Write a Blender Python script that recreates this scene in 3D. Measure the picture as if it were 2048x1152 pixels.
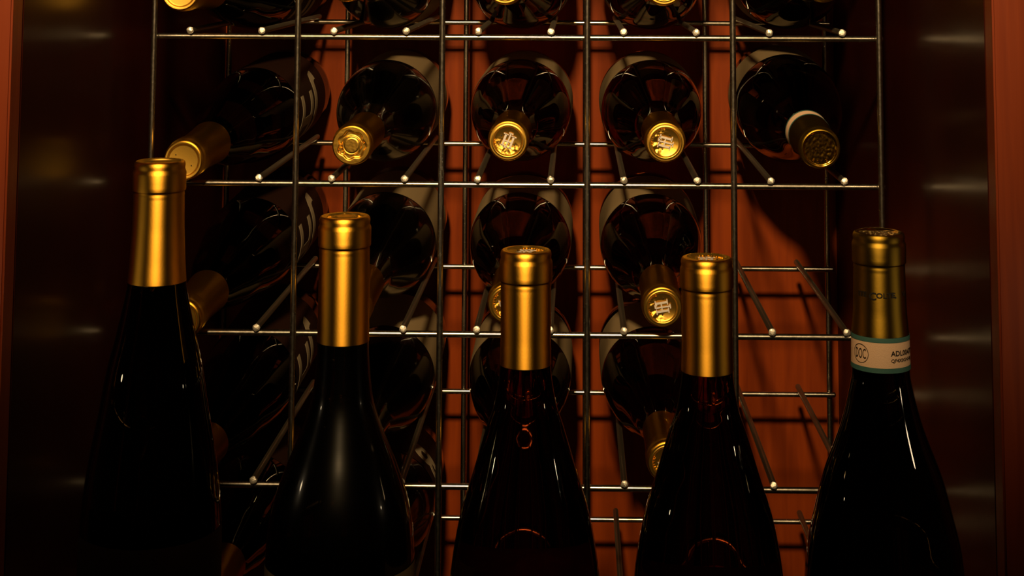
import bpy, bmesh, math, random
from mathutils import Vector, Matrix, noise
from math import sin, cos, pi, radians, sqrt, atan2

for o in list(bpy.data.objects):
    bpy.data.objects.remove(o)
S = bpy.context.scene
COL = S.collection
ZO = 0.60            # height of the wire row seen at the top of the picture
CELL = 0.112         # width of a rack cell
ROW = 0.11215        # height of a rack cell
DEEP = 0.2633        # depth of the rack
BACK = 0.335         # cabinet back panel
FRONT = -0.27        # cabinet front edge
LEFT, RIGHT = -0.018, 0.579
LEDGE = 0.60 - 0.405 # top of the ledge that carries the standing bottles

# ---------------------------------------------------------------- camera
F_PX = 3200.0
pitch, yaw, roll = 0.09437, 0.02328, 0.00313
PX, PY = 1079.24, -398.0
CAM = Vector((0.32772, -1.25116, 0.06571 + ZO))
fwd = Vector((-sin(yaw) * cos(pitch), cos(yaw) * cos(pitch), sin(pitch)))
rt0 = Vector((cos(yaw), sin(yaw), 0)); up0 = rt0.cross(fwd)
rt = rt0 * cos(roll) + up0 * sin(roll); up = up0 * cos(roll) - rt0 * sin(roll)
cd = bpy.data.cameras.new('camera'); cam = bpy.data.objects.new('camera', cd); COL.objects.link(cam)
cam.matrix_world = Matrix(((rt.x, up.x, -fwd.x, CAM.x), (rt.y, up.y, -fwd.y, CAM.y), (rt.z, up.z, -fwd.z, CAM.z), (0, 0, 0, 1)))
cd.sensor_width = 36; cd.lens = F_PX * 36 / 2048
cd.shift_x = (1024 - PX) / 2048.0
cd.shift_y = (PY - 576) / 2048.0
cd.clip_start = 0.02
S.camera = cam

def at(px, py, Y):
    d = fwd * F_PX + rt * (px - PX) - up * (py - PY)
    return CAM + d * ((Y - CAM.y) / d.y)

# ---------------------------------------------------------------- world, lamps, exposure
w = bpy.data.worlds.new('world'); S.world = w; w.use_nodes = True
w.node_tree.nodes['Background'].inputs[0].default_value = (1.0, 0.55, 0.28, 1)
w.node_tree.nodes['Background'].inputs[1].default_value = 0.004

def lamp(name, kind, loc, target, energy, color, size, spot=None, blend=.5):
    l = bpy.data.lights.new(name, kind); l.energy = energy; l.color = color
    if kind == 'AREA': l.shape = 'DISK'; l.size = size
    else: l.shadow_soft_size = size
    if kind == 'SPOT': l.spot_size = spot; l.spot_blend = blend
    o = bpy.data.objects.new(name, l); COL.objects.link(o); o.location = loc
    o.rotation_euler = (Vector(target) - Vector(loc)).to_track_quat('-Z', 'Y').to_euler()
    return o
WARM = (1.0, 0.66, 0.30)
lamp('ceiling_spot', 'SPOT', (0.22, -1.55, 1.36), (0.29, 0.33, 0.61), 212, WARM, 0.055, radians(40), 1.0)
lamp('left_streak_light', 'POINT', (-0.10, -0.37, 0.43), (0, 0, 0), 0.05, (1, .75, .45), 0.006)  # added unseen point light, only to put thin streaks on the bottle glass
lamp('right_streak_light', 'POINT', (0.67, -0.37, 0.43), (0, 0, 0), 0.05, (1, .75, .45), 0.006)  # its added counterpart on the right, for the opposite glass streaks
S.view_settings.view_transform = 'Standard'; S.view_settings.look = 'None'
S.view_settings.exposure = 0.0; S.view_settings.gamma = 1.0; S.view_settings.use_curve_mapping = False

# ---------------------------------------------------------------- materials
def mat(name, base=(.5, .5, .5), metal=0, rough=.5, trans=0, ior=1.5, coat=0, spec=None, coat_rough=.03):
    m = bpy.data.materials.new(name); m.use_nodes = True
    b = m.node_tree.nodes['Principled BSDF']
    b.inputs['Base Color'].default_value = (*base, 1); b.inputs['Metallic'].default_value = metal
    b.inputs['Roughness'].default_value = rough; b.inputs['Transmission Weight'].default_value = trans
    b.inputs['IOR'].default_value = ior; b.inputs['Coat Weight'].default_value = coat
    b.inputs['Coat Roughness'].default_value = coat_rough
    if spec is not None: b.inputs['Specular IOR Level'].default_value = spec
    return m, m.node_tree, b

def noise_bump(nt, b, scale, strength, dist=.0005, stretch=(1, 1, 1), detail=4, rough_to=None):
    N = nt.nodes; L = nt.links
    tc = N.new('ShaderNodeTexCoord'); mp = N.new('ShaderNodeMapping'); mp.inputs['Scale'].default_value = stretch
    nz = N.new('ShaderNodeTexNoise'); nz.inputs['Scale'].default_value = scale; nz.inputs['Detail'].default_value = detail
    bp = N.new('ShaderNodeBump'); bp.inputs['Strength'].default_value = strength; bp.inputs['Distance'].default_value = dist
    L.new(tc.outputs['Object'], mp.inputs[0]); L.new(mp.outputs[0], nz.inputs['Vector'])
    L.new(nz.outputs['Fac'], bp.inputs['Height']); L.new(bp.outputs[0], b.inputs['Normal'])
    if rough_to:
        mr = N.new('ShaderNodeMapRange'); mr.inputs['To Min'].default_value = rough_to[0]; mr.inputs['To Max'].default_value = rough_to[1]
        L.new(nz.outputs['Fac'], mr.inputs['Value']); L.new(mr.outputs[0], b.inputs['Roughness'])
    return nz

def wood(name, dark, light, rough, stretch, coat=0, coat_rough=.2, spec=.5):
    m, nt, b = mat(name, light, 0, rough, coat=coat, coat_rough=coat_rough, spec=spec)
    N = nt.nodes; L = nt.links
    tc = N.new('ShaderNodeTexCoord'); mp = N.new('ShaderNodeMapping'); mp.inputs['Scale'].default_value = stretch
    nz = N.new('ShaderNodeTexNoise'); nz.inputs['Scale'].default_value = 9; nz.inputs['Detail'].default_value = 8; nz.inputs['Distortion'].default_value = .6
    n2 = N.new('ShaderNodeTexNoise'); n2.inputs['Scale'].default_value = 3; n2.inputs['Detail'].default_value = 2
    mx = N.new('ShaderNodeMath'); mx.operation = 'MULTIPLY_ADD'; mx.inputs[1].default_value = .5
    cr = N.new('ShaderNodeValToRGB')
    cr.color_ramp.elements[0].position = .38; cr.color_ramp.elements[0].color = (*dark, 1)
    cr.color_ramp.elements[1].position = .95; cr.color_ramp.elements[1].color = (*light, 1)
    L.new(tc.outputs['Object'], mp.inputs[0]); L.new(mp.outputs[0], nz.inputs['Vector']); L.new(tc.outputs['Object'], n2.inputs['Vector'])
    L.new(n2.outputs['Fac'], mx.inputs[0]); L.new(nz.outputs['Fac'], mx.inputs[2])
    L.new(mx.outputs[0], cr.inputs[0]); L.new(cr.outputs[0], b.inputs['Base Color'])
    bp = N.new('ShaderNodeBump'); bp.inputs['Strength'].default_value = .15; bp.inputs['Distance'].default_value = .0006
    L.new(nz.outputs['Fac'], bp.inputs['Height']); L.new(bp.outputs[0], b.inputs['Normal'])
    return m

M = {}
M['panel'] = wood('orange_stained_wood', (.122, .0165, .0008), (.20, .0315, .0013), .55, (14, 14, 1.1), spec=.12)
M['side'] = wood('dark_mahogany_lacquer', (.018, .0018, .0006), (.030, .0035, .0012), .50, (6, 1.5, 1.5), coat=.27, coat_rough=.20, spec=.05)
M['stile'] = wood('red_brown_face_frame_wood', (.16, .020, .002), (.24, .036, .004), .45, (22, 22, 1.0))
M['room'], nt, b = mat('dark_plaster', (.02, .012, .01), 0, .8); noise_bump(nt, b, 60, .2)
M['wire'], nt, b = mat('chromed_wire', (.50, .47, .42), 1, .26); noise_bump(nt, b, 420, .10, .0002, rough_to=(.18, .32))
M['rod'], nt, b = mat('brushed_support_wire', (.30, .26, .20), 1, .42); noise_bump(nt, b, 500, .4, .0003)
M['tip'], nt, b = mat('bright_cut_wire_end', (.98, .95, .88), 1, .40); noise_bump(nt, b, 1100, 1.0, .0010)
def gold(name, base, rough, sc=900, st=.10, aniso=0):
    m, nt, b = mat(name, base, 1, rough); noise_bump(nt, b, sc, st, .0002)
    if aniso:   # rolled foil: fine rings round the neck
        tg = nt.nodes.new('ShaderNodeTangent'); tg.direction_type = 'RADIAL'; tg.axis = 'Z'
        nt.links.new(tg.outputs[0], b.inputs['Tangent']); b.inputs['Anisotropic'].default_value = aniso
        b.inputs['Anisotropic Rotation'].default_value = .25
    return m
def satin(name, base, rough, aniso=0, diff=.1, sc=900, st=.1, dist='BECKMANN'):
    m = bpy.data.materials.new(name); m.use_nodes = True; nt = m.node_tree; N = nt.nodes; L = nt.links
    for n in list(N):
        if n.type != 'OUTPUT_MATERIAL': N.remove(n)
    out = [n for n in N if n.type == 'OUTPUT_MATERIAL'][0]
    g = N.new('ShaderNodeBsdfAnisotropic'); g.distribution = dist
    g.inputs['Color'].default_value = (*base, 1); g.inputs['Roughness'].default_value = rough
    d = N.new('ShaderNodeBsdfDiffuse'); d.inputs['Color'].default_value = (*base, 1)
    mx = N.new('ShaderNodeMixShader'); mx.inputs[0].default_value = diff
    L.new(g.outputs[0], mx.inputs[1]); L.new(d.outputs[0], mx.inputs[2]); L.new(mx.outputs[0], out.inputs['Surface'])
    if aniso:
        g.inputs['Anisotropy'].default_value = aniso
        tg = N.new('ShaderNodeTangent'); tg.direction_type = 'RADIAL'; tg.axis = 'Z'; L.new(tg.outputs[0], g.inputs['Tangent'])
    tc = N.new('ShaderNodeTexCoord'); nz = N.new('ShaderNodeTexNoise'); nz.inputs['Scale'].default_value = sc
    bp = N.new('ShaderNodeBump'); bp.inputs['Strength'].default_value = st; bp.inputs['Distance'].default_value = .0002
    L.new(tc.outputs['Object'], nz.inputs['Vector']); L.new(nz.outputs['Fac'], bp.inputs['Height'])
    L.new(bp.outputs[0], g.inputs['Normal']); L.new(bp.outputs[0], d.inputs['Normal'])
    return m
M['gold'] = satin('satin_gold_capsule', (.90, .47, .05), .50, .30, .01)
M['gold_face'] = satin('gold_cap_face', (.78, .47, .08), .43, 0, .055, 700, .12)
M['gold_shiny'] = gold('bright_gold_foil', (.85, .50, .06), .17, 260, .25)
M['gold_plain'] = satin('plain_gold_cap_face', (.80, .48, .08), .53, 0, .05, 700, .08)
M['tip'] = satin('bright_cut_wire_end', (.97, .93, .84), .52, 0, .15, 1400, .9)
M['olive'] = satin('olive_gold_foil', (.34, .21, .025), .48, .25, .03, 500, .12)
M['silver'], nt, b = mat('silver_grey_print', (.62, .58, .55), .2, .45); noise_bump(nt, b, 500, .1)
M['black'], nt, b = mat('black_print', (.010, .008, .006), 0, .5); noise_bump(nt, b, 500, .05)
def glass(name, base, rough=.02, ior=1.37):
    m, nt, b = mat(name, base, 0, rough, trans=1, ior=ior)
    noise_bump(nt, b, 22, .04, .001, detail=1)
    return m
M['glass_red'] = glass('dark_amber_glass_with_red_wine', (.16, .028, .009))
M['glass_black'] = glass('near_black_green_glass', (.012, .008, .005))
M['glass_dusty'] = glass('near_black_satin_glass', (.010, .007, .004), .05)
b = M['glass_dusty'].node_tree.nodes['Principled BSDF']; b.inputs['Coat Weight'].default_value = .45; b.inputs['Coat Roughness'].default_value = .24
M['cream'], nt, b = mat('cream_paper_label', (.21, .155, .085), 0, .7, spec=.2); noise_bump(nt, b, 900, .3, .0003)
M['tan'], nt, b = mat('tan_paper_label', (.36, .19, .06), 0, .7); noise_bump(nt, b, 900, .3, .0003)
M['brown'], nt, b = mat('dark_brown_paper_label', (.014, .005, .0025), 0, .6, spec=.12); noise_bump(nt, b, 900, .2, .0003)
M['letter'], nt, b = mat('pale_label_lettering', (.26, .21, .14), 0, .65); noise_bump(nt, b, 900, .1, .0003)
M['strip'], nt, b = mat('pink_cream_tax_strip', (.80, .55, .38), 0, .7)
nz = noise_bump(nt, b, 1500, .5, .0004)
M['teal'], nt, b = mat('teal_strip_edge', (.045, .14, .13), 0, .6); noise_bump(nt, b, 900, .2, .0003)

# ---------------------------------------------------------------- helpers
def link(name, me, m=None, parent=None, loc=None):
    o = bpy.data.objects.new(name, me); COL.objects.link(o)
    if m is not None: me.materials.append(m)
    if parent: o.parent = parent
    if loc is not None: o.location = loc
    return o
def empty(name, loc, label, cat, group=None):
    o = bpy.data.objects.new(name, None); COL.objects.link(o); o.location = loc; o.empty_display_size = .02
    o['label'] = label; o['category'] = cat
    if group: o['group'] = group
    return o
def finish(bm, name, smooth=True):
    bmesh.ops.recalc_face_normals(bm, faces=bm.faces)
    me = bpy.data.meshes.new(name); bm.to_mesh(me); bm.free()
    if smooth:
        for p in me.polygons: p.use_smooth = True
    return me
def box_mesh(name, lo, hi, bev=.0015):
    bm = bmesh.new()
    bmesh.ops.create_cube(bm, size=1)
    for v in bm.verts:
        v.co = Vector([lo[i] + (v.co[i] + .5) * (hi[i] - lo[i]) for i in range(3)])
    if bev: bmesh.ops.bevel(bm, geom=bm.edges[:], offset=bev, segments=2, affect='EDGES')
    return finish(bm, name, False)
def lathe(name, prof, seg=72, cap=True):
    """prof: list of (radius, z) from bottom to top"""
    bm = bmesh.new(); rings = []
    for r, z in prof:
        if r < 1e-6: rings.append([bm.verts.new((0, 0, z))])
        else: rings.append([bm.verts.new((r * cos(2 * pi * k / seg), r * sin(2 * pi * k / seg), z)) for k in range(seg)])
    for a, b in zip(rings, rings[1:]):
        for k in range(seg):
            k2 = (k + 1) % seg
            if len(a) == 1 and len(b) == 1: continue
            if len(a) == 1: bm.faces.new((a[0], b[k2], b[k]))
            elif len(b) == 1: bm.faces.new((a[k], a[k2], b[0]))
            else: bm.faces.new((a[k], a[k2], b[k2], b[k]))
    return finish(bm, name)
def spline(pts, n):
    """monotone-ish Catmull-Rom through (r, z) points"""
    out = []
    P = [pts[0]] + pts + [pts[-1]]
    for i in range(1, len(P) - 2):
        p0, p1, p2, p3 = P[i - 1], P[i], P[i + 1], P[i + 2]
        for k in range(n):
            t = k / n; q = []
            for c in (0, 1):
                a, b_, c_, d = p0[c], p1[c], p2[c], p3[c]
                q.append(.5 * (2 * b_ + (c_ - a) * t + (2 * a - 5 * b_ + 4 * c_ - d) * t * t + (3 * b_ - a - 3 * c_ + d) * t ** 3))
            out.append(tuple(q))
    out.append(pts[-1]); return out
def wire_mesh(name, a, b, r, seg=14, ends=True):
    a = Vector(a); b = Vector(b); d = (b - a); L = d.length; q = d.to_track_quat('Z', 'Y')
    prof = [(0, -r * .55), (r * .6, -r * .4), (r * .93, -r * .12), (r, .0004)]
    n = max(2, int(L / .02))
    prof += [(r, L * k / n) for k in range(1, n)]
    prof += [(r, L - .0004), (r * .93, L + r * .12), (r * .6, L + r * .4), (0, L + r * .55)]
    me = lathe(name, prof, seg)
    me.transform(Matrix.Translation(a) @ q.to_matrix().to_4x4())
    return me
_fonts = {}
def text_mesh(s, size, depth, bold=0.0):
    c = bpy.data.curves.new('lettering', 'FONT'); c.body = s; c.size = size; c.extrude = depth; c.align_x = 'CENTER'; c.align_y = 'CENTER'
    c.offset = bold; c.resolution_u = 3
    o = bpy.data.objects.new('tmp', c); COL.objects.link(o)
    bpy.context.view_layer.update()
    me = bpy.data.meshes.new_from_object(o.evaluated_get(bpy.context.evaluated_depsgraph_get()))
    bpy.data.objects.remove(o); me.name = 'lettering'; me.materials.clear()
    return me
def subdivide(me, n):
    bm = bmesh.new(); bm.from_mesh(me)
    bmesh.ops.triangulate(bm, faces=bm.faces)
    for _ in range(n):
        ed = [e for e in bm.edges if e.calc_length() > .0012]
        if not ed: break
        bmesh.ops.subdivide_edges(bm, edges=ed, cuts=1)
        bmesh.ops.triangulate(bm, faces=bm.faces)
    bm.to_mesh(me); bm.free(); return me
def wrap_cyl(me, rfun, z0, ang0, n=3):
    """text in XY plane -> on a cylinder about Z at height z0 centred on angle ang0 (reads upright from outside)"""
    subdivide(me, n)
    for v in me.vertices:
        x, y, zz = v.co; r = rfun(z0 + y) + zz + .00012
        a = ang0 + x / rfun(z0)
        v.co = (r * cos(a), r * sin(a), z0 + y)
    me.update(); return me
def ring_text(s, R, size, a0, a1, z, outward=True, depth=.00025):
    """letters spread along a circle on a disc facing +Z"""
    parts = []
    n = len(s)
    bm = bmesh.new()
    for i, ch in enumerate(s):
        if ch == ' ': continue
        a = a0 + (a1 - a0) * (i + .5) / n
        me = text_mesh(ch, size, depth, .00002)
        rot = a - pi / 2 if outward else a + pi / 2
        me.transform(Matrix.Translation((R * cos(a), R * sin(a), z)) @ Matrix.Rotation(rot, 4, 'Z'))
        bm.from_mesh(me); bpy.data.meshes.remove(me)
    me = bpy.data.meshes.new('lettering'); bm.to_mesh(me); bm.free(); return me
def bar(bm, x0, y0, x1, y1, z0=0, z1=.00025, sk=0):
    vs = []
    for z in (z0, z1):
        for x, y in ((x0, y0), (x1, y0), (x1, y1), (x0, y1)): vs.append(bm.verts.new((x + sk * y, y, z)))
    for f in ((0, 3, 2, 1), (4, 5, 6, 7), (0, 1, 5, 4), (1, 2, 6, 5), (2, 3, 7, 6), (3, 0, 4, 7)): bm.faces.new([vs[i] for i in f])
def monogram(z, s=1.0):
    """an H with a narrower J laid through its middle"""
    bm = bmesh.new(); u = .001 * s
    for sx in (-1, 1):
        bar(bm, (sx * 2.35 - .62) * u, -3.6 * u, (sx * 2.35 + .62) * u, 3.2 * u)
        for yy in (-3.9, 2.9): bar(bm, (sx * 2.35 - 1.5) * u, yy * u, (sx * 2.35 + 1.5) * u, (yy + .6) * u)
    bar(bm, -1.7 * u, -.75 * u, 1.7 * u, .0 * u)
    bar(bm, -.35 * u, -3.6 * u, .5 * u, 4.4 * u, .0001, .0004)
    bar(bm, -1.1 * u, 4.1 * u, 1.5 * u, 4.75 * u, .0001, .0004)
    bar(bm, -1.6 * u, -4.4 * u, .3 * u, -3.4 * u, .0001, .0004)
    bar(bm, -1.9 * u, -4.0 * u, -1.0 * u, -2.8 * u, .0001, .0004)
    me = finish(bm, 'monogram', False); me.transform(Matrix.Translation((0, 0, z))); return me
def face_disc(name, fun, R=.0138, nr=34, na=96):
    bm = bmesh.new(); c = bm.verts.new((0, 0, fun(0, 0))); prev = None
    for i in range(1, nr + 1):
        r = R * i / nr
        ring = [bm.verts.new((r * cos(2 * pi * k / na), r * sin(2 * pi * k / na), fun(r, 2 * pi * k / na))) for k in range(na)]
        for k in range(na):
            k2 = (k + 1) % na
            if prev is None: bm.faces.new((c, ring[k], ring[k2]))
            else: bm.faces.new((prev[k], ring[k], ring[k2], prev[k2]))
        prev = ring
    return finish(bm, name)
def sm(a, b, x):
    t = max(0, min(1, (x - a) / (b - a))); return t * t * (3 - 2 * t)

# ---------------------------------------------------------------- bottles: profiles in mm from the top of the cap
CAPSULE = [(13.6, 0.0), (14.3, .25), (14.8, .9), (15.1, 2.0), (15.15, 3.0), (14.95, 4.2), (14.95, 4.8), (15.2, 5.6), (15.65, 6.6), (15.78, 7.6), (15.72, 12.0), (15.72, 17.2), (15.5, 17.8),
           (15.0, 18.1), (14.85, 18.7), (14.95, 19.6), (15.05, 20.4), (14.92, 21.2), (14.98, 22.5)]
TYPES = {
 # neck/shoulder/body radius points (radius, depth from top) below the capsule; total height; capsule length
 'slender': dict(H=353, cap=72, pts=[(16.2, 62), (17.0, 72), (18.6, 82), (23.0, 103), (27.9, 124), (31.4, 146), (35.2, 167), (38.3, 187), (40.2, 206), (40.9, 225)], R=41, glass='glass_black', capm='gold'),
 'tall':    dict(H=320, cap=74, pts=[(14.6, 62), (15.0, 74), (15.4, 84), (16.6, 98), (18.7, 111), (25.5, 130), (32.5, 147), (38.8, 165), (42.2, 182), (43.4, 198)], R=43.5, glass='glass_dusty', capm='gold'),
 'round':   dict(H=295, cap=66, pts=[(14.5, 56), (14.9, 66), (15.9, 76), (18.6, 90), (22.8, 102), (30.4, 127), (37.0, 148), (41.4, 170), (43.6, 188), (44.2, 200)], R=44.3, glass='glass_red', capm='gold'),
 'broad':   dict(H=311, cap=59, pts=[(15.2, 50), (16.3, 60), (16.6, 78), (17.6, 88), (23.5, 112), (33.8, 140), (39.3, 161), (44.0, 182), (45.8, 203), (46.2, 215)], R=46.2, glass='glass_black', capm='olive'),
}
def capsule_prof(T):
    t = TYPES[T]; H = t['H']
    lst = CAPSULE + [(t['pts'][0][0] + .35, t['pts'][0][1] - 4), (t['pts'][1][0] + .3, t['cap'] - .2)]
    if T == 'slender': lst = CAPSULE + [(15.3, 40), (16.3, 60), (17.2, t['cap'] - .2)]
    if T == 'tall': lst = CAPSULE + [(15.1, 45), (15.15, 62), (15.3, t['cap'] - .2)]
    out = [lst[0]]
    for a, b_ in zip(lst, lst[1:]):
        n = max(1, int((b_[1] - a[1]) / 2.5))
        out += [(a[0] + (b_[0] - a[0]) * k / n, a[1] + (b_[1] - a[1]) * k / n) for k in range(1, n + 1)]
    r, d = out[-1]; out.append((r, d + .1)); out.append((r, d + .2))
    return [(r / 1000, (H - d) / 1000) for r, d in out]
def glass_r(T, dep):
    p = TYPES[T]['pts']
    if dep <= p[0][1]: return p[0][0] / 1000
    for a, b in zip(p, p[1:]):
        if dep <= b[1]: return (a[0] + (b[0] - a[0]) * (dep - a[1]) / (b[1] - a[1])) / 1000
    return TYPES[T]['R'] / 1000
noise.seed_set(7)
def f_plain(r, a):
    return -.0015 * (1 - sm(.0112, .0124, r)) - .0005 * (1 - (r / .0138) ** 2)
def f_ring(r, a):
    lobe = .0103 + .0007 * cos(7 * a) + .0003 * cos(3 * a + 1)
    h = -.0013 * (1 - sm(lobe - .0006, lobe + .0004, r))
    h += .0011 * sm(.0078, .0066, r) if r > .0062 else .0011
    h -= .0005 * math.exp(-((r - .0060) / .0004) ** 2)
    return h + .00003 * noise.noise(Vector((r * cos(a), r * sin(a), 0)) * 500)
def f_bowl(r, a):
    x, y = r * cos(a), r * sin(a)
    m = 1 - sm(.0104, .0118, r)
    n = noise.noise(Vector((x, y, 0)) * 260) * .00045 + noise.noise(Vector((x, y, 3)) * 620) * .0002
    return m * (-.0022 + .0016 * (r / .0118) ** 2 + 1.3 * n * sm(.002, -.004, y)) + .00035 * sm(.0125, .0118, r) * sm(.0100, .0118, r)
def f_foil(r, a):
    x, y = r * cos(a), r * sin(a)
    m = 1 - sm(.0118, .0130, r)
    w_ = abs(noise.noise(Vector((x, y, 9)) * 210)); n = noise.noise(Vector((x * 1.5, y, 5)) * 420)
    return m * (-.0010 + w_ * .0009 * (0.25 + .75 * sm(.002, .011, x)) + .0002 * n) - .0002 * sin(3 * a) * (1 - m)
# shared meshes per bottle type
ME = {}
for T, t in TYPES.items():
    H = t['H']; R = t['R']
    body = spline([(r, d) for r, d in t['pts']], 5)
    neck = [(0, 3.2), (13.0, 3.2), (13.9, 4.2), (14.4, 7), (14.4, 17), (13.9, 22), (13.9, 45)]
    tail = [(R, 235), (R, H - 60), (R, H - 12), (R - .7, H - 5), (R - 3, H - 1.2), (R - 6.5, H), (R - 10, H - .4), (0, H - .4)]
    prof = [(r / 1000, (H - d) / 1000) for r, d in neck + body + tail]
    ME[T, 'glass_body'] = lathe('glass_body', prof[::-1], 96)
    cp = capsule_prof(T)
    inner = [(r - .00035, z) for r, z in cp[-3:]]
    ME[T, 'capsule'] = lathe('capsule', [(cp[-1][0] - .0006, cp[-1][1] + .002), (cp[-1][0] - .00025, cp[-1][1] - .00002)] + cp[::-1], 96)
    fn = dict(slender=f_plain, tall=f_ring, round=f_bowl, broad=f_foil)[T]
    d = face_disc('cap_face', fn); d.transform(Matrix.Translation((0, 0, H / 1000))); ME[T, 'cap_face'] = d
# a label band
def band_mesh(T, d0, d1, a0, a1, off=.00025, name='label', th=.0002):
    H = TYPES[T]['H'] / 1000; bm = bmesh.new(); seg = max(8, int((a1 - a0) / (2 * pi) * 96)); nz_ = max(3, int((d1 - d0) / 4)); g = []
    full = abs(a1 - a0 - 2 * pi) < 1e-4
    cols = seg if full else seg + 1
    for j in range(nz_ + 1):
        dd = d0 + (d1 - d0) * j / nz_
        r = glass_r(T, dd) + off
        g.append([bm.verts.new((r * cos(a0 + (a1 - a0) * k / seg), r * sin(a0 + (a1 - a0) * k / seg), H - dd / 1000)) for k in range(cols)])
    for j in range(nz_):
        for k in range(seg): bm.faces.new((g[j][k], g[j][(k + 1) % cols], g[j + 1][(k + 1) % cols], g[j + 1][k]))
    me = finish(bm, name)
    return me
def solidify(o, th):
    m = o.modifiers.new('thick', 'SOLIDIFY'); m.thickness = th; m.offset = 1

FRONT_A = -pi / 2          # the side of a standing bottle that faces the camera
for T in TYPES:
    d0 = dict(slender=215, tall=200, round=190.5, broad=214)[T]; d1 = TYPES[T]['H'] - 30
    ME[T, 'label'] = band_mesh(T, d0, d1, 0, 2 * pi)
ME['monogram'] = monogram((295 - 1.25) / 1000, 1.32)
ME['ring_tall'] = ring_text('E7UB', .0090, .0030, radians(238), radians(170), (320 - .85) / 1000, True)
_r2 = ring_text('VA', .0090, .0030, radians(40), radians(0), (320 - .85) / 1000, True)
ME['ring_tall2'] = _r2
ME['ring_round'] = ring_text('OULIIINIOS', .0098, .0021, radians(195), radians(300), (295 - 1.0) / 1000, False, .0003)
ME['ring_broad'] = ring_text('.801G', .0102, .0032, radians(212), radians(305), (311 - .8) / 1000, False, .0004)
def dots(z, pts):
    bm = bmesh.new()
    for x, y in pts:
        bmesh.ops.create_cone(bm, cap_ends=True, segments=12, radius1=.00045, radius2=.00045, depth=.0003, matrix=Matrix.Translation((x, y, z)))
    return finish(bm, 'dimple', False)
ME['dots_plain'] = dots((353 - 1.5) / 1000, [(.006, -.004), (-.006, .004)])
ME['dots_round'] = dots((295 - .9) / 1000, [(-.0062, .0018), (.0055, -.0010)])
def big_letters(T, s, size, dep, ang):
    H = TYPES[T]['H'] / 1000
    me = text_mesh(s, size, .00008, .0014)
    me.transform(Matrix.Rotation(pi / 2, 4, 'Z'))
    wrap_cyl(me, lambda z: glass_r(T, (H - z) * 1000) + .0004, H - dep / 1000, ang, 4); return me

def bottle(T, label, group, cat='bottle', strip=False, label_m='cream', letters=None, lab=True, kind='wine_bottle', monoroll=0.0):
    t = TYPES[T]
    root = empty(kind, (0, 0, 0), label, cat, group)
    def part(name, key, m, parent=root):
        me = ME[key] if not isinstance(key, bpy.types.Mesh) else key
        o = bpy.data.objects.new(name, me); COL.objects.link(o); o.parent = parent
        if not me.materials: me.materials.append(M[m])
        return o
    part('glass_body', (T, 'glass_body'), t['glass'])
    c = part('capsule', (T, 'capsule'), t['capm'])
    fdisc = part('cap_face', (T, 'cap_face'), dict(broad='gold_shiny', slender='gold_plain').get(T, 'gold_face'))
    if T == 'round':
        mo = part('monogram', 'monogram', 'silver', fdisc); mo.rotation_euler.z = 0; mo['label'] = 'silver HJ monogram on cap'
        part('embossed_lettering', 'ring_round', 'gold_face', fdisc); part('dimple', 'dots_round', 'black', fdisc)
    if T == 'tall':
        part('embossed_lettering', 'ring_tall', 'gold_face', fdisc); part('embossed_lettering', 'ring_tall2', 'gold_face', fdisc)
    if T == 'slender': part('dimple', 'dots_plain', 'black', fdisc)
    if T == 'broad': part('embossed_lettering', 'ring_broad', 'gold_shiny', fdisc)
    if lab:
        key = (T, 'label', label_m)
        if key not in ME:
            ME[key] = ME[T, 'label'].copy() if label_m != 'tan' else band_mesh(T, 183, 262, 0, 2 * pi); ME[key].materials.clear(); ME[key].materials.append(M[label_m])
        lb = part('label', key, label_m)
        if letters:
            k2 = (T, 'letters') + letters
            if k2 not in ME: ME[k2] = big_letters(T, *letters)
            part('lettering', k2, 'letter', lb)
    if T == 'broad':
        H = .311
        if 'strip' not in ME:
            ME['strip'] = band_mesh(T, 59, 78, 0, 2 * pi, .0006, 'tax_strip')
            ME['teal_top'] = band_mesh(T, 58.6, 61.2, 0, 2 * pi, .0008, 'strip_edge'); ME['teal_low'] = band_mesh(T, 75.6, 78.4, 0, 2 * pi, .0008, 'strip_edge')
        st = part('tax_strip', 'strip', 'strip'); st['label'] = 'cream paper strip with teal edges'
        part('strip_edge', 'teal_top', 'teal', st); part('strip_edge', 'teal_low', 'teal', st)
        if strip:
            rf = lambda z: glass_r(T, (H - z) * 1000) + .00075
            def print_(s, size, dep, ang, sx=1.0, parent=st, rfun=rf, bold=.00003):
                me = text_mesh(s, size, .00004, bold); me.transform(Matrix.Scale(sx, 4, (1, 0, 0)))
                part('printed_lettering', wrap_cyl(me, rfun, H - dep / 1000, ang), 'black', parent)
            print_('DOC', .0082, 68.6, FRONT_A - radians(52), .43, bold=.0)
            print_('ADL00477', .0041, 67.4, FRONT_A + radians(40), 1.0, bold=.00008)
            print_('QF4X0GNH8J', .0027, 71.4, FRONT_A + radians(38), 1.05)
            rr = rf(H - .0685)
            bm = bmesh.new(); n = 40
            for k in range(n):
                for (ra, rb) in ((.00515, .0055),):
                    vs = []
                    for (kk, q) in ((k, ra), (k + 1, ra), (k + 1, rb), (k, rb)):
                        an = 2 * pi * kk / n; x, y = q * cos(an), q * sin(an)
                        aa = FRONT_A - radians(52) + x / rr
                        vs.append(bm.verts.new(((rr + .0001) * cos(aa), (rr + .0001) * sin(aa), H - .0684 + y)))
                    bm.faces.new(vs)
            part('printed_circle', finish(bm, 'printed_circle'), 'black', st)
            rc = lambda z: .01555
            print_('ITE', .0041, 34.6, FRONT_A - radians(50), 1.1, c, rc, .00012)
            print_('C', .0060, 35.2, FRONT_A - radians(25), 1.1, c, rc, .00012)
            print_('OLTE,', .0041, 34.6, FRONT_A + radians(5), 1.15, c, rc, .00012)
            print_('V', .0046, 34.6, FRONT_A + radians(52), 1.1, c, rc, .00012)
    return root

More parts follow.
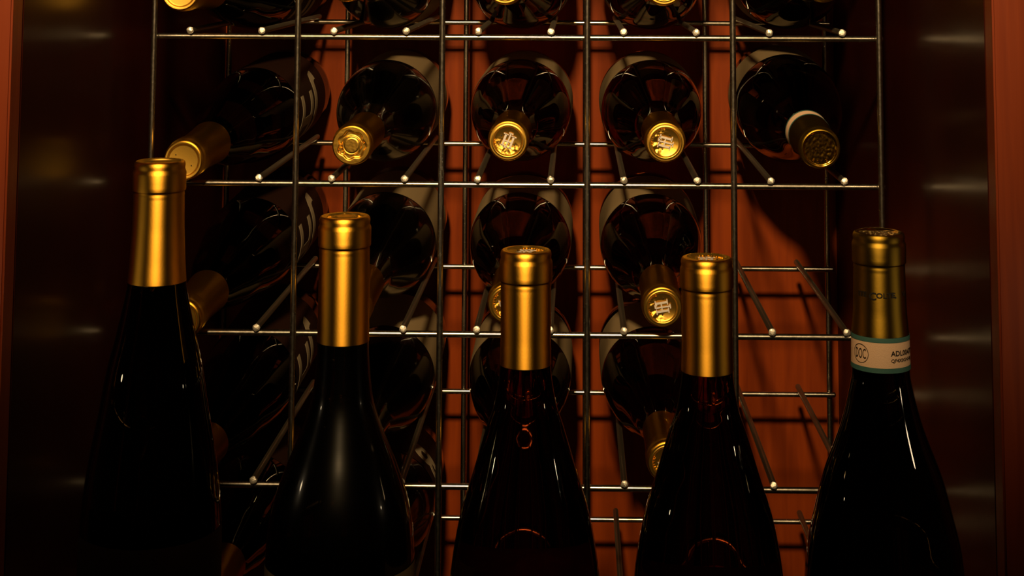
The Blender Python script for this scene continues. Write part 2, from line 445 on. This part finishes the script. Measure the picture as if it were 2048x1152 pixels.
def copy_tree(o, parent=None):
    c = o.copy(); COL.objects.link(c)
    if parent: c.parent = parent
    for ch in list(o.children): copy_tree(ch, c)
    return c

# ---------------------------------------------------------------- the cabinet
cab = empty('wine_cabinet', (0.28, 0, 0), 'open wooden wine cabinet with orange-brown back and dark glossy side panels', 'cabinet')
def cpart(name, lo, hi, m, label=None, bev=.0015):
    lo = (lo[0] - .28, *lo[1:]); hi = (hi[0] - .28, *hi[1:])
    o = link(name, box_mesh(name, lo, hi, bev), M[m], cab)
    if label: o['label'] = label
    return o
TOP = 0.874
cpart('back_panel', (LEFT - .02, BACK, .0), (RIGHT + .02, BACK + .016, TOP), 'panel', 'orange-brown wooden back panel')
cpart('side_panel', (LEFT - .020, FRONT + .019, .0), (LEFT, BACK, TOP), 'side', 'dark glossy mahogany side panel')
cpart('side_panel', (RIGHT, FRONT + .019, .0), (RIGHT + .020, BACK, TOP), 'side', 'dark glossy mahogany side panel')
cpart('bottom_board', (LEFT, FRONT + .019, .0), (RIGHT, BACK, .018), 'side')
cpart('top_board', (LEFT, FRONT + .019, TOP - .018), (RIGHT, BACK, TOP), 'side')
cpart('stile', (LEFT - .075, FRONT, .0), (LEFT, FRONT + .019, TOP - .018), 'stile', 'red-brown front edge of the cabinet', .0012)
cpart('stile', (RIGHT, FRONT, .0), (RIGHT + .075, FRONT + .019, TOP - .018), 'stile', 'red-brown front edge of the cabinet', .0012)
cpart('rail', (LEFT - .075, FRONT, TOP - .018), (RIGHT + .075, FRONT + .019, TOP + .06), 'stile')
ledge = link('display_ledge', box_mesh('display_ledge', (-.2975, -.085, -.022), (.2985, .085, 0), .002), M['side'], cab, (0, -.30, LEDGE))
for sx in (-.285, .265):
    o = link('bracket', box_mesh('bracket', (sx, -.06, -LEDGE), (sx + .02, .06, -.022), .001), M['side'], ledge)
# room around the cabinet
def room(name, lo, hi):
    o = link(name, box_mesh(name, lo, hi, 0), M['room']); o['kind'] = 'structure'; return o
room('floor', (-1.6, -2.4, -.05), (2.2, .42, 0))
room('wall_back', (-1.6, .36, 0), (2.2, .42, 2.3))

# ---------------------------------------------------------------- the wire rack
rack = empty('wine_rack', (0.28, 0.13, 0.02), 'large metal wire grid wine rack filling the back of the cabinet', 'rack')
RO = Vector((0.28, 0.13, 0.02))
WR = .0024
def rpart(name, a, b, r, m, seg=14):
    o = link(name, wire_mesh(name, Vector(a) - RO, Vector(b) - RO, r, seg), M[m], rack); return o
ROWS = range(-2, 6)
zt = ZO + 2 * ROW + .006; zb = ZO - 5 * ROW - .015
for i in range(6):
    x = i * CELL
    rpart('vertical_wire', (x, -.0047, zb), (x, -.0047, zt), WR, 'wire')
    rpart('vertical_wire', (x, DEEP + .0047, zb), (x, DEEP + .0047, zt), WR, 'wire')
for k in ROWS:
    z = ZO - k * ROW
    rpart('horizontal_wire', (-.003, 0, z), (5 * CELL + .003, 0, z), WR, 'wire')
    rpart('horizontal_wire', (-.004, DEEP, z), (5 * CELL + .004, DEEP, z), WR, 'wire')
rod_me = wire_mesh('support_rod', (0, -.004, 0), (0, DEEP + .010, 0), WR, 14); rod_me.materials.append(M['rod'])
tips = []
for s in range(4):
    bm = bmesh.new(); rnd = random.Random(s + 3)
    bmesh.ops.create_icosphere(bm, subdivisions=2, radius=.0028)
    for v in bm.verts:
        v.co.y *= .55; v.co *= 1 + rnd.uniform(-.13, .13)
    me = finish(bm, 'rod_tip', False); me.materials.append(M['tip']); tips.append(me)
for k in ROWS:
    z = ZO - k * ROW + .0046
    for i in range(5):
        for q in (.25, .75):
            o = bpy.data.objects.new('support_rod', rod_me); COL.objects.link(o); o.parent = rack
            o.location = Vector(((i + q) * CELL, 0, z)) - RO
            p = bpy.data.objects.new('cut_end', tips[(k * 7 + i * 2 + int(q * 4)) % 4]); COL.objects.link(p); p.parent = o
            p.location = (0, -.0052, .0002); p.rotation_euler = (0, (i * 1.7 + k + q * 5), 0)

# ---------------------------------------------------------------- bottles lying in the rack
COLN = ['leftmost', 'second', 'middle', 'fourth', 'rightmost']
TY = ['slender', 'tall', 'round', 'round', 'broad']
CAPSEEN = {(0, 0): (360, -18), (1, 0): (690, -37), (2, 0): (1010, -31), (3, 0): (1328, -29), (4, 0): (1650, -36),
           (0, 1): (366, 321), (1, 1): (703, 291), (2, 1): (1016, 282), (3, 1): (1331, 285), (4, 1): (1641, 298),
           (0, 2): (362, 640), (1, 2): (701, 620), (2, 2): (1015, 608), (3, 2): (1325, 615),
           (0, 3): (362, 965), (1, 3): (698, 945), (2, 3): (1015, 935), (3, 3): (1335, 925),
           (0, 4): None, (1, 4): None}
ROWN = ['top row, cut off by the picture edge', 'first full row', 'second full row', 'third full row', 'lowest row']
LAB = {
 (0, 0): 'lying bottle with plain gold cap cut off at upper left corner of rack',
 (1, 0): 'lying bottle cut off at top, second from left, thin sliver of gold cap',
 (2, 0): 'lying bottle cut off at top edge, in the middle column of the rack',
 (3, 0): 'lying bottle cut off at top edge, fourth column from left',
 (4, 0): 'lying bottle cut off at top edge, in the rightmost column of the rack',
 (0, 1): 'lying bottle whose plain gold cap peeks out behind the tallest upright bottle',
 (1, 1): 'lying bottle with gold cap embossed with a raised ring and wavy border',
 (2, 1): 'lying bottle with silver monogram on gold cap, fully visible in middle column',
 (3, 1): 'lying bottle with silver sideways monogram on gold cap, fourth column, upper of two',
 (4, 1): 'lying bottle with shiny crinkled gold foil cap and pale neck strip',
 (0, 2): 'dark lying bottle in leftmost column, directly below the plain gold cap, cap hidden',
 (1, 2): 'dark lying bottle in second column with neck hidden behind upright gold capsule',
 (2, 2): 'lying bottle in middle column, gold cap half hidden by upright bottle capsule',
 (3, 2): 'lying bottle with monogrammed cap touching the edge of fourth upright capsule',
 (0, 3): 'dark lying bottle low in leftmost column, third below the corner bottle',
 (1, 3): 'dark lying bottle low in second column, mostly behind second upright bottle shoulder',
 (2, 3): 'dark lying bottle low in middle column, behind the upright middle bottle neck',
 (3, 3): 'lowest lying bottle of fourth column, dim gold cap half hidden by glass shoulder',
 (0, 4): 'dark lying bottle at bottom left behind the leftmost upright bottle',
 (1, 4): 'lying bottle at bottom with pale letter on brown label, second column',
}
ROLL = {(2, 1): radians(-22), (3, 1): radians(-105), (3, 2): radians(-80), (2, 2): radians(-60), (2, 0): radians(10), (3, 0): radians(60), (2, 3): radians(80), (3, 3): radians(-40)}
proto = {}
for (c, r), cap in CAPSEEN.items():
    T = TY[c]; H = TYPES[T]['H'] / 1000; R = TYPES[T]['R'] / 1000
    variant = (T, 'B') if (c, r) == (1, 4) else (T, '')
    if variant not in proto:
        lm = 'brown' if (T == 'slender' or variant[1]) else 'cream'
        let = ('JH', .070, 256, radians(-12)) if T == 'slender' else (('B', .050, 228, radians(38)) if variant[1] else None)
        o = bottle(T, LAB[c, r], 'bottles lying in the wire rack', label_m=lm, letters=let); proto[variant] = o
    else: o = copy_tree(proto[variant])
    o['label'] = LAB[c, r]; o['group'] = 'bottles lying in the wire rack'
    zc = ZO - r * ROW + .0046 + sqrt((R + WR + .0004) ** 2 - (.25 * CELL) ** 2)
    xc = (c + .5) * CELL
    ycap = -.022 if T != 'slender' else -.034
    if T == 'slender': ycap = -.032
    body = Vector((xc + (-.011, -.006, 0, 0.001, .011)[c], .24, zc))
    if cap is None: top = Vector((xc, ycap, zc))
    else: top = at(*cap, ycap)
    ax = (top - body).normalized()
    # keep the body resting on its two rods: limit the tilt
    base = top - ax * H
    q = ax.to_track_quat('Z', 'Y')
    # local +Z -> ax ; local Y of the face should point up
    zax = ax; upv = Vector((0, 0, 1)); yax = (upv - zax * upv.dot(zax)).normalized(); xax = yax.cross(zax)
    Mx = Matrix(((xax.x, yax.x, zax.x), (xax.y, yax.y, zax.y), (xax.z, yax.z, zax.z))).to_4x4()
    o.matrix_world = Matrix.Translation(base) @ Mx
    for ch in o.children:
        if ch.name.startswith('cap_face'):
            if (c, r) in ROLL: ch.rotation_euler.z = ROLL[c, r]

# ---------------------------------------------------------------- upright bottles on the ledge
STAND = [('slender', 320, 321, 'tallest upright bottle with smooth sloping shoulders and plain satin gold capsule', 'brown'),
         ('tall', 690, 431, 'upright bottle with satin gold capsule and ring-embossed cap, second from left', 'cream'),
         ('round', 1052, 500, 'upright middle bottle with satin gold capsule, tan label edge at picture bottom', 'tan'),
         ('round', 1413, 514, 'upright bottle with satin gold capsule and silver monogram, between middle and banded one', 'cream'),
         ('broad', 1757, 463, 'upright bottle with olive-gold foil capsule and printed cream neck strip', 'cream')]
for n, (T, px, py, lab, lm) in enumerate(STAND):
    p = at(px, py, -.28)
    o = bottle(T, lab, 'upright bottles in front of the rack', strip=(T == 'broad'), label_m=lm)
    s = (p.z - LEDGE) / (TYPES[T]['H'] / 1000)
    o.location = (p.x, -.28, LEDGE); o.rotation_euler.z = 0
    if abs(s - 1) > .002: o.scale = (1, 1, s)
    print('STAND', T, round(s, 4))
    for ch in o.children:
        if ch.name.startswith('cap_face') and T == 'round': ch.rotation_euler.z = radians(165 if n == 2 else 175)
